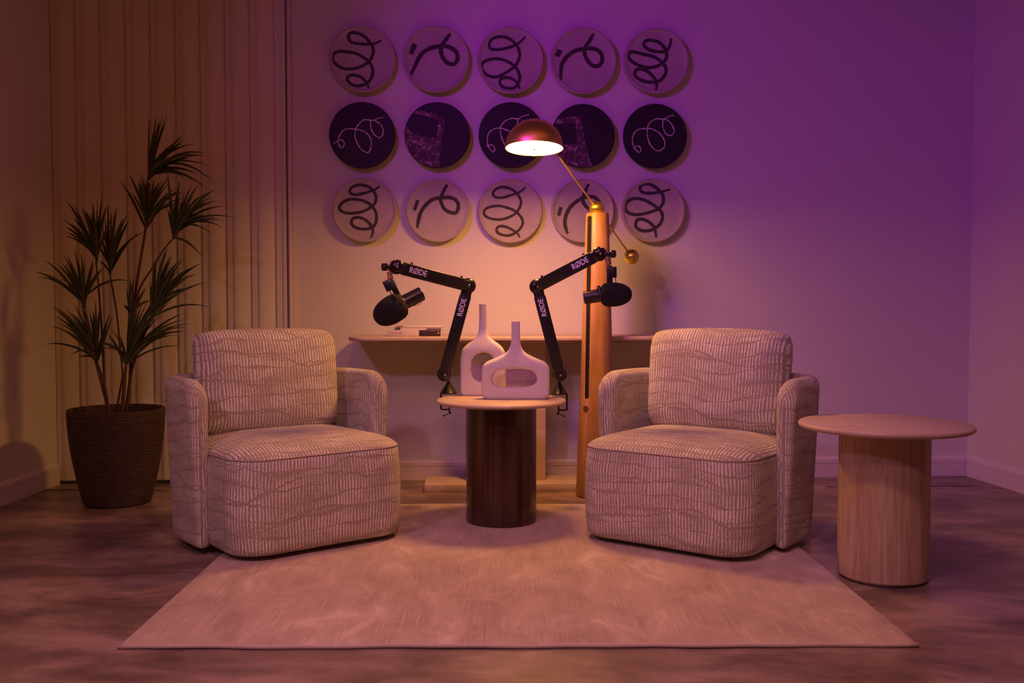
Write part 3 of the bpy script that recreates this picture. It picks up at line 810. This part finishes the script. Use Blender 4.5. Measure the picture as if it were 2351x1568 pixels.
mic_arm(-1, dict(foot=(1284, 905, 0), low=(1285, 860, 4.33), elbow=(1233, 658, 4.29), end=(1376, 583, 4.12), knob=(1407, 583, 4.10), mount=(1398, 610, 4.11),
    clips=(.13, .80), t1=(1337, 601, .7), t2=(1239, 706, 0)), 'right black jointed desk arm holding a microphone, in front of the wooden lamp post')

# ------------------------------------------------------------------ microphones
def microphone(label, foam_far, foam_near, body_end, Yf, Yb, yoke, mount, boxp, cable, Ym, rf, rbod, clip):
    f0 = pY(*foam_far, Yf); f1 = pY(*foam_near, (Yf*.35+Yb*.65)); b1_ = pY(*body_end, Yb)
    m0 = pY(*mount, Ym); base = m0
    T = empty('microphone', base, 0, label, 'microphone', 'black studio microphones on the desk arms')
    d = (f0-f1); L = d.length; r = rf
    prof = [(1e-4, -.004), (r*.72, -.004), (r*.90, .004), (r*.985, .018), (r, L*.35)]
    for q in range(1, 15):
        a = PI/2*q/14; prof.append((max(1e-4, r*math.cos(a)**.85), L*.35+(L*.65)*math.sin(a)))
    vv, ff = lathe_axis(prof, f1, d, 40); mk('windscreen', vv, ff, 'foam', T, base=base)
    bd = (b1_-f1); Lb = bd.length
    vv, ff = lathe_axis([(1e-4, -.004), (rbod*1.12, -.004), (rbod*1.12, .010), (rbod*.99, .014), (rbod, .02), (rbod, Lb-.002), (rbod*.95, Lb), (rbod*.8, Lb), (rbod*.78, Lb-.003), (1e-4, Lb-.003)], f1, bd, 36)
    mk('body', vv, ff, 'micbody', T, base=base, sharp=30)
    yk = pY(*yoke, Ym)
    hinge = f1+bd.normalized()*.012
    # yoke: fork ring round the collar
    dn, a_, b_ = frame_from(bd); ring = []
    for q in range(13):
        t = PI*q/12; ring.append(hinge+Vector((0, -1, 0))*(rbod*1.35*math.cos(t))+(dn.cross(Vector((0, 1, 0))).normalized())*(rbod*1.35*math.sin(t))*(1 if (dn.cross(Vector((0, 1, 0)))).z > 0 else -1))
    vv, ff = tube(ring, .0075, 8, .6); mk('yoke', vv, ff, 'dark', T, base=base)
    vv, ff = lathe_axis([(1e-4, 0), (.009, 0), (.009, .005), (1e-4, .005)], ring[0], (0, -1, 0), 16); mk('yoke_knob', vv, ff, 'dark', T, base=base)
    topc = yk
    from_bm('mounting_post', bar_bm(m0, topc, .024, .016, .003, 2, .004, .004), 'dark', T, base=base)
    bp = pY(*boxp[:2], Ym-.004); ax_ = (topc-m0).normalized()
    h_ = boxp[2]/2*Ym/F
    from_bm('connector_box', bar_bm(bp-ax_*h_, bp+ax_*h_, .027, .024, .003, 2), 'dark', T, base=base)
    P = [pY(x, y, yv) for x, y, yv in cable]
    vv, ff = tube(smooth_pts(P, 6), .0019, 6); mk('cable', vv, ff, 'black', T, base=base)
    if clip:
        P = [pY(x, y, Yb-.03) for x, y in clip]
        vv, ff = tube(smooth_pts(P, 5), .0012, 6); mk('wire_clip', vv, ff, 'dark', T, base=base)
    return T
microphone('left black microphone tilted down to the left, above the books', (862, 735), (921, 698), (968, 674), 4.03, 4.12, (914, 680), (898, 646), (890, 656, 25),
    [(892, 663, 4.07), (899, 674, 4.05), (909, 685, 4.03), (918, 694, 4.02), (922, 703, 4.03)], 4.085, .0585, .0305, [(950, 697), (965, 692), (966, 697), (955, 701), (938, 704), (925, 712)])
microphone('right black microphone pointing right, in front of the wooden lamp post', (1451, 675), (1384, 677), (1341, 684), 4.08, 4.12, (1400, 656), (1399, 612), (1408, 625, 25),
    [(1410, 634, 4.08), (1413, 640, 4.07), (1414, 650, 4.06), (1412, 658, 4.06)], 4.105, .0505, .0275, None)

# ------------------------------------------------------------------ round wall plaques
def catmull2(P, n=9): return smooth_pts([Vector((x, y, 0)) for x, y in P], n)
def ribbon(P, w, R, scale, cx, cy, z, taper=True, jit=0.0):
    pts = catmull2(P); n = len(pts); V = []
    for i, p in enumerate(pts):
        d = (pts[min(i+1, n-1)]-pts[max(i-1, 0)]).normalized(); nr = Vector((-d.y, d.x, 0))
        t = i/(n-1); k = (.62+.38*min(1, min(t, 1-t)*14)) if taper else 1
        k *= 1+jit*math.sin(i*.95)+jit*.8*math.sin(i*.31+1)
        for s_ in (-1, 1):
            q = p+nr*(w/2*k*s_); V.append(((q.x-cx)/scale*R, z-.0008*t, -(q.y-cy)/scale*R))
        # below: side walls
    F_ = [(2*i, 2*i+1, 2*i+3, 2*i+2) for i in range(n-1)]
    V2 = V+[(x, y+.0012, zz) for x, y, zz in V]; m_ = len(V)
    F_ = F_+[tuple(m_+k for k in reversed(q)) for q in F_]
    F_ += [(2*i, 2*i+2, m_+2*i+2, m_+2*i) for i in range(n-1)]+[(2*i+1, 2*i+3, m_+2*i+3, m_+2*i+1) for i in range(n-1)]
    return V2, F_
def plaque(px, py, rpx, kind, strokes, label, cc, sc, w):
    Yc = (A0+dB*((pY(px, py, 5.3).x-A0.x)/dB.x)).y
    face = .050; rad = rpx/F*(Yc-face)
    c = pY(px, py, Yc-face); c.y = Yc-.0005
    T = empty('wall_plaque', c, math.atan2(dB.y, dB.x), label, 'wall art', 'round plaques on the back wall')
    fy = -face
    if kind == 'clay':
        pr = [(1e-4, .002), (rad*.93, .002), (rad*.985, .010), (rad, .030), (rad, .046), (rad-.003, face), (rad-.009, face), (rad-.012, face-.004), (rad-.020, face-.0085), (rad-.03, face-.009), (1e-4, face-.009)]
        fy = -(face-.009)
    else:
        pr = [(1e-4, .002), (rad*.93, .002), (rad*.985, .010), (rad, .030), (rad, face-.003), (rad-.003, face), (1e-4, face)]
    vv, ff = lathe_axis(pr, (0, 0, 0), (0, -1, 0), 72)
    mk('disc', vv, ff, 'disc' if kind == 'clay' else 'disc_dark', T, sharp=40)
    for s_ in strokes:
        if kind == 'mottle': continue
        ww = 1.14*(s_[1] if isinstance(s_, tuple) else w); P = s_[0] if isinstance(s_, tuple) else s_
        v_, f_ = ribbon(P, ww, rad, sc, cc[0], cc[1], fy-.0006, True, .05 if kind == 'clay' else .22)
        mk('brush_stroke' if kind == 'clay' else 'chalk_line', v_, f_, 'ink' if kind == 'clay' else 'chalk', T, smooth=False)
    if kind == 'mottle':
        for P, mt_, dz in strokes:
            V = []
            for x, y in P:
                a, b = (x-cc[0])/sc, -(y-cc[1])/sc; q = math.hypot(a, b)
                if q > .985: a, b = a/q*.985, b/q*.985
                V.append((a*rad, b*rad))
            n = len(V); VV = [(a, fy-dz, b) for a, b in V]+[(a, fy+.0003, b) for a, b in V]
            o = mk('mottled_patch' if mt_ == 'mottle' else 'dark_square', VV, [tuple(range(n)), tuple(range(n, 2*n))]+[(k, (k+1) % n, n+(k+1) % n, n+k) for k in range(n)], mt_, T, smooth=False)
    return T
K = 309
plaque(830, 135, 75.5, 'clay', [[(720,300),(665,330),(590,338),(500,335),(440,320),(415,280),(425,245),(465,233),(520,245),(570,275),(610,320),(640,370),(640,430),(610,490),(560,530),(490,560),(420,570),(350,560),(290,520),(265,475),(280,430),(330,408),(400,412),(480,425),(550,460),(600,500),(635,560),(635,620),(605,680),(550,715),(490,725),(430,705),(400,665),(415,635),(460,625),(520,640),(570,680),(590,720),(603,765)]],
    'clay plaque with three stacked loops, top row far left', (540, 478), K, 25)
plaque(1000, 135, 75.5, 'clay', [[(1375,235),(1335,290),(1295,350),(1285,400),(1310,470),(1360,515),(1410,515),(1440,470),(1435,420),(1400,380),(1340,355),(1270,355),(1190,375),(1120,415),(1080,465),(1050,530),(1000,630)], ([(1045,335),(1028,375),(1008,430)], 40)],
    'clay plaque with one straight-tailed loop and a dash, top row second from left', (1240, 475), K, 34)
plaque(1171, 138, 75.5, 'clay', [[(2080,270),(2040,310),(1990,345),(1900,375),(1820,388),(1760,380),(1745,340),(1770,295),(1830,270),(1900,275),(1960,305),(2010,360),(2030,430),(2010,500),(1970,550),(1900,600),(1820,640),(1740,630),(1690,590),(1675,540),(1700,500),(1780,475),(1860,478),(1940,510),(2000,560),(2030,630),(2020,690),(1990,730),(1940,745),(1870,730),(1845,690),(1860,655),(1920,645),(1975,665),(2010,700),(2030,750)]],
    'clay plaque with three wide loops, top row middle, above the brass lamp', (1943, 487), K, 25)
plaque(1339, 139, 75, 'clay', [[(875,235),(840,300),(795,370),(790,420),(820,490),(870,535),(925,535),(955,490),(950,430),(910,390),(840,375),(760,385),(690,405),(620,460),(580,520),(568,590),(565,680)], ([(560,392),(545,422),(530,452)], 44)],
    'clay plaque with a curved-tailed loop and a round dot, top row second from right', (780, 492), K, 33)
plaque(1506, 139, 74, 'clay', [[(1610,275),(1605,330),(1580,380),(1530,405),(1450,400),(1380,375),(1350,335),(1380,300),(1440,300),(1500,320),(1550,370),(1570,420),(1560,480),(1500,530),(1410,555),(1320,540),(1240,500),(1205,450),(1215,415),(1260,410),(1350,430),(1440,450),(1510,490),(1560,550),(1560,610),(1520,665),(1460,690),(1380,688),(1300,660),(1265,615),(1285,575),(1340,572),(1400,600),(1450,650),(1475,710),(1468,785)]],
    'clay plaque with tight slanted loops, top row far right', (1469, 491), K, 28)
def chalk(ox, oy): return
plaque(830.5, 310, 75, 'dark', [[(735,1030),(690,1040),(640,1060),(560,1055),(520,1085),(485,1130),(470,1200),(490,1270),(530,1330),(590,1360),(620,1310),(620,1240),(580,1180),(520,1150),(440,1140),(380,1145),(335,1190),(315,1250),(325,1300),(350,1315),(372,1280),(350,1245),(310,1255),(270,1280)], [(640,1060),(620,1065),(620,1130),(650,1190),(705,1220),(735,1170),(720,1110),(680,1075),(650,1055)]],
    'black plaque with thin white looping line, middle row far left', (538, 1197), K, 9.5)
plaque(1003, 310, 74.5, 'mottle', [([(1030,985),(1085,962),(1180,985),(1240,1005),(1310,1045),(1318,1110),(1300,1200),(1295,1250),(1275,1400),(1268,1510),(1200,1530),(1110,1500),(1020,1420),(955,1320),(930,1220),(955,1100),(985,1150),(1010,1180),(1130,1215),(1245,1222),(1252,1140),(1262,1062),(1150,1022),(1060,1005)], 'mottle', .0008)],
    'black plaque with purple mottled hook shape, middle row second from left', (1250, 1197), K, 10)
plaque(1173, 310, 74.5, 'dark', [[(265,1005),(200,1020),(160,1045),(100,1040),(40,1065),(0,1110),(-8,1170),(10,1240),(50,1310),(110,1340),(150,1310),(155,1240),(120,1190),(83,1165),(0,1135),(-67,1140),(-117,1180),(-132,1230),(-127,1290),(-107,1330),(-77,1355),(-62,1325),(-87,1290),(-142,1305)], [(160,1045),(155,1100),(185,1160),(235,1180),(262,1140),(240,1090),(190,1055)]],
    'black plaque with thin white line, middle row, partly behind the brass lamp dome', (95, 1197), K, 9.5)
plaque(1338, 312, 72.5, 'mottle', [([(500,1075),(530,1050),(620,1028),(755,1020),(765,1090),(775,1170),(800,1290),(830,1400),(862,1500),(800,1530),(700,1525),(600,1470),(530,1390),(490,1290),(560,1292),(715,1288),(712,1180),(708,1086),(600,1088),(520,1094)], 'mottle', .0008)],
    'black plaque with mottled block shape, middle row just right of the brass dome', (776, 1205), K*.98, 10)
plaque(1503.5, 312, 73, 'dark', [[(1640,1010),(1590,1020),(1540,1045),(1470,1045),(1410,1080),(1385,1130),(1385,1200),(1410,1280),(1460,1335),(1510,1340),(1550,1300),(1545,1240),(1500,1180),(1430,1140),(1360,1135),(1290,1150),(1250,1200),(1245,1270),(1270,1330),(1310,1360),(1325,1330),(1300,1300),(1260,1310)], [(1540,1045),(1530,1110),(1560,1180),(1610,1200),(1640,1160),(1620,1100),(1580,1060),(1545,1045)]],
    'black plaque with thin white looping line, middle row far right', (1461, 1204), K*.98, 9.5)
K3 = 272
plaque(836, 482, 73, 'clay', [[(638,175),(590,205),(520,230),(440,248),(390,235),(385,205),(420,175),(480,165),(540,180),(590,225),(605,280),(590,325),(550,360),(490,390),(410,405),(340,400),(295,370),(310,325),(370,290),(430,287),(500,300),(560,335),(600,390),(608,450),(595,500),(560,530),(490,540),(430,525),(395,490),(410,450),(460,440),(520,465),(565,515),(578,560),(558,615)]],
    'clay plaque with three loops, bottom row far left above the left microphone', (508, 378), K3, 22)
plaque(1003.5, 483, 72, 'clay', [[(1225,150),(1190,210),(1165,270),(1165,310),(1195,370),(1250,400),(1295,400),(1315,350),(1300,300),(1250,272),(1170,272),(1090,290),(1030,340),(990,400),(970,470),(958,535)], ([(965,293),(952,335),(934,382)], 26)],
    'clay plaque with one loop and long tail, bottom row second from left', (1135, 383), K3, 28)
plaque(1171, 484, 73, 'clay', [[(1888,185),(1840,225),(1760,255),(1690,275),(1630,270),(1610,240),(1640,200),(1700,185),(1760,200),(1810,235),(1845,290),(1845,340),(1810,400),(1750,440),(1680,460),(1600,455),(1545,430),(1535,390),(1570,360),(1650,345),(1730,360),(1800,390),(1850,440),(1865,490),(1840,540),(1780,585),(1720,597),(1660,580),(1640,550),(1660,520),(1710,520),(1770,545),(1820,580),(1840,615)]],
    'clay plaque with thin loops, bottom row middle, brightest in the lamplight', (1759, 388), K3, 20)
plaque(1337, 484, 72, 'clay', [[(755,145),(720,220),(700,290),(720,340),(765,375),(810,380),(842,345),(840,310),(800,270),(740,265),(680,285),(610,335),(565,400),(545,470),(550,530),(570,585)], ([(512,355),(500,392),(490,430)], 27)],
    'clay plaque partly hidden behind the wooden lamp post, bottom row', (698, 388), K3, 28)
plaque(1499, 483, 73, 'clay', [[(1450,205),(1380,225),(1300,238),(1220,235),(1190,205),(1200,175),(1250,160),(1310,180),(1360,220),(1390,270),(1385,330),(1340,375),(1260,405),(1160,422),(1090,405),(1065,360),(1085,310),(1140,285),(1220,295),(1300,335),(1360,380),(1385,430),(1370,490),(1330,530),(1270,557),(1200,555),(1155,520),(1165,470),(1210,460),(1270,485),(1315,530),(1325,570),(1332,615)]],
    'clay plaque with three bold loops, bottom row far right above the counterweight', (1303, 386), K3, 24)

# ------------------------------------------------------------------ potted palm
pc = pZ(271, 1163); pc = Vector((pY(271, 1163, 4.63).x, 4.63, 0))
PT = empty('potted_palm', pc, 0, 'slender palm with reddish stems in a dark ridged pot left of the left armchair', 'plant')
zr = .447
prof = []
NR = 40
for i in range(NR*2+1):
    t = i/(NR*2); z = .006+t*(zr-.006)
    r = .150+(.219-.150)*(1-(1-t)**1.75); r += .0022*(1 if i % 2 else -1)*(0 if t > .97 else 1); prof.append((r, z))
prof = [(1e-4, 0), (.145, 0)]+prof+[(.217, zr+.003), (.205, zr+.003), (.200, zr-.004), (.192, zr-.05), (1e-4, zr-.05)]
vv, ff = lathe(prof, 72); pot = mk('pot', vv, ff[:-2], 'pot', PT)
vv, ff = lathe([(1e-4, zr-.06), (.1915, zr-.06), (.1915, zr-.035), (.1, zr-.028), (1e-4, zr-.026)], 40); mk('soil', vv, ff[:-2], 'soil', PT)
def pp(x, y, d=0.0): return pY(x, y, 4.63+d)-pc
stems = [([(250, 945, .0), (243, 900, 0), (232, 860, .0), (222, 832, .01)], .0085),
         ([(250, 945, .0), (240, 880, .02), (236, 800, .03), (231, 720, .03), (226, 655, .03), (221, 604, .03)], .0065),
         ([(266, 948, .03), (275, 900, .04), (281, 860, .05), (276, 800, .06), (268, 720, .06), (258, 660, .06), (252, 627, .06)], .0055),
         ([(250, 945, .0), (232, 880, -.03), (212, 800, -.04), (200, 740, -.04), (194, 706, -.04)], .0055),
         ([(280, 948, -.03), (284, 900, -.03), (287, 860, -.03), (289, 839, -.03)], .0105),
         ([(289, 945, .02), (300, 860, .03), (302, 780, .03), (308, 700, .04), (312, 662, .04), (324, 590, .05), (334, 527, .05), (340, 470, .05), (343, 420, .05)], .0085),
         ([(305, 720, .03), (321, 662, .04), (350, 615, .05), (375, 575, .06), (397, 548, .06)], .0055),
         ([(300, 860, .03), (318, 800, .0), (335, 760, -.03), (345, 735, -.04)], .006)]
for P, r in stems:
    pts = smooth_pts([pp(*q) for q in P], 5); n = len(pts); pts[0].z = zr-.05 if P[0][1] > 900 else pts[0].z
    vv, ff = tube(pts, [r*(1.0-.35*i/(n-1)) for i in range(n)], 8); mk('stem', vv, ff, 'stem', PT)
def leaf(a, b, w, sag, twist=0.0, bow=None):
    d = b-a; L = d.length
    if bow is None:
        bow = Vector((0, 0, 1))*sag*L
    side = d.cross(Vector((0, 1, 0)))
    if side.length < 1e-4: side = Vector((1, 0, 0))
    side = side.normalized(); side = (Matrix.Rotation(twist, 3, d.normalized()) @ side)
    n = 8; V = []
    for i in range(n+1):
        t = i/n; p = a+d*t+bow*4*t*(1-t)
        ww = w*(math.sin(PI*min(1, .10+.90*t**.75))**.75)*(1-.25*t) if i < n else .0003
        if i == 0: ww = w*.35
        fold = Vector((0, .35, 0))*ww
        V += [p-side*ww, p+fold, p+side*ww]
    Fc = []
    for i in range(n):
        k = 3*i; Fc += [(k, k+1, k+4, k+3), (k+1, k+2, k+5, k+4)]
    m = len(V); V = V+[q+Vector((0, .0012, 0)) for q in V]
    Fc = Fc+[tuple(m+k for k in reversed(q)) for q in Fc]
    for e in (0, 2):
        Fc += [(3*i+e, 3*i+3+e, m+3*i+3+e, m+3*i+e) for i in range(n)]
    mk('leaf', V, Fc, 'leaf', PT)
crowns = [  # node, depth, tips, extra upright fill
    ((342, 412), .05, [(343,262),(374,264),(383,278),(352,300),(424,309),(447,331),(390,333),(474,359),(440,364),(488,384),(494,422),(477,435),(455,400),(366,275),(418,330),(470,352),(430,415),(448,418),(360,310)], 5),
    ((336, 520), .05, [(296,400),(276,415),(321,398),(316,413),(424,441),(420,456),(404,432),(376,412),(390,405),(340,395),(333,410),(352,420),(366,418),(415,470),(408,446),(300,440)], 4),
    ((398, 546), .06, [(441,425),(458,422),(494,435),(515,473),(538,500),(512,523),(463,589),(384,398),(384,478),(473,463),(480,440),(508,503),(450,440),(494,500),(455,450),(425,440),(512,508)], 4),
    ((222, 602), .03, [(151,460),(167,466),(186,472),(144,503),(154,523),(148,541),(235,448),(196,484),(168,500),(246,470),(158,512),(176,550),(205,490),(262,490),(151,532),(232,500)], 5),
    ((252, 627), .06, [(248,467),(268,482),(292,492),(298,504),(331,533),(302,551),(230,540),(282,500),(255,480),(290,520),(226,600),(240,500)], 4),
    ((194, 704), -.04, [(101,597),(79,624),(86,635),(129,604),(149,604),(170,572),(193,592),(180,600),(120,645),(160,610),(216,604),(240,612),(140,640),(186,580),(300,646)], 3),
    ((222, 832), .01, [(128,705),(125,725),(128,740),(131,753),(100,791),(159,818),(219,690),(253,720),(259,727),(165,720),(205,715),(230,700),(196,712),(150,745),(185,700),(180,820)], 4),
    ((347, 733), -.04, [(381,571),(397,583),(422,592),(462,605),(471,649),(436,618),(360,590),(408,600),(483,706),(370,600),(445,660),(430,640),(415,615),(452,630),(390,590),(352,610),(344,640)], 6),
    ((291, 838), -.03, [(418,794),(438,743),(425,733),(416,760),(421,720),(256,756),(211,786),(245,765),(340,690),(360,680),(395,690),(310,690),(275,770),(405,770),(325,700),(430,752),(380,700),(345,720),(270,800),(232,800),(300,720)], 6),
    ((300, 740), .03, [(300,640),(318,650),(290,660),(335,665),(283,700),(350,690)], 0)]
for (nx, ny), dep, tips, fill in crowns:
    nd = pp(nx, ny, dep)
    allt = list(tips)
    for _ in range(fill+5 if fill else 2):
        q = random.choice(tips); q2 = random.choice(tips); allt.append(((q[0]+q2[0])/2+random.uniform(-8, 8), (q[1]+q2[1])/2-10))
    for i, (tx_, ty_) in enumerate(allt):
        st_ = pp(nx+random.uniform(-3, 3), ny+random.uniform(-24, 4), dep)
        dz = random.uniform(-.10, .10); tp = pp(tx_, ty_, dep+dz)
        hor = abs(tx_-nx)/(abs(tx_-nx)+abs(ty_-ny)+1)
        leaf(st_, tp, random.uniform(.0055, .0095), .05+.12*hor*random.uniform(.6, 1.3), random.uniform(-.5, .5))
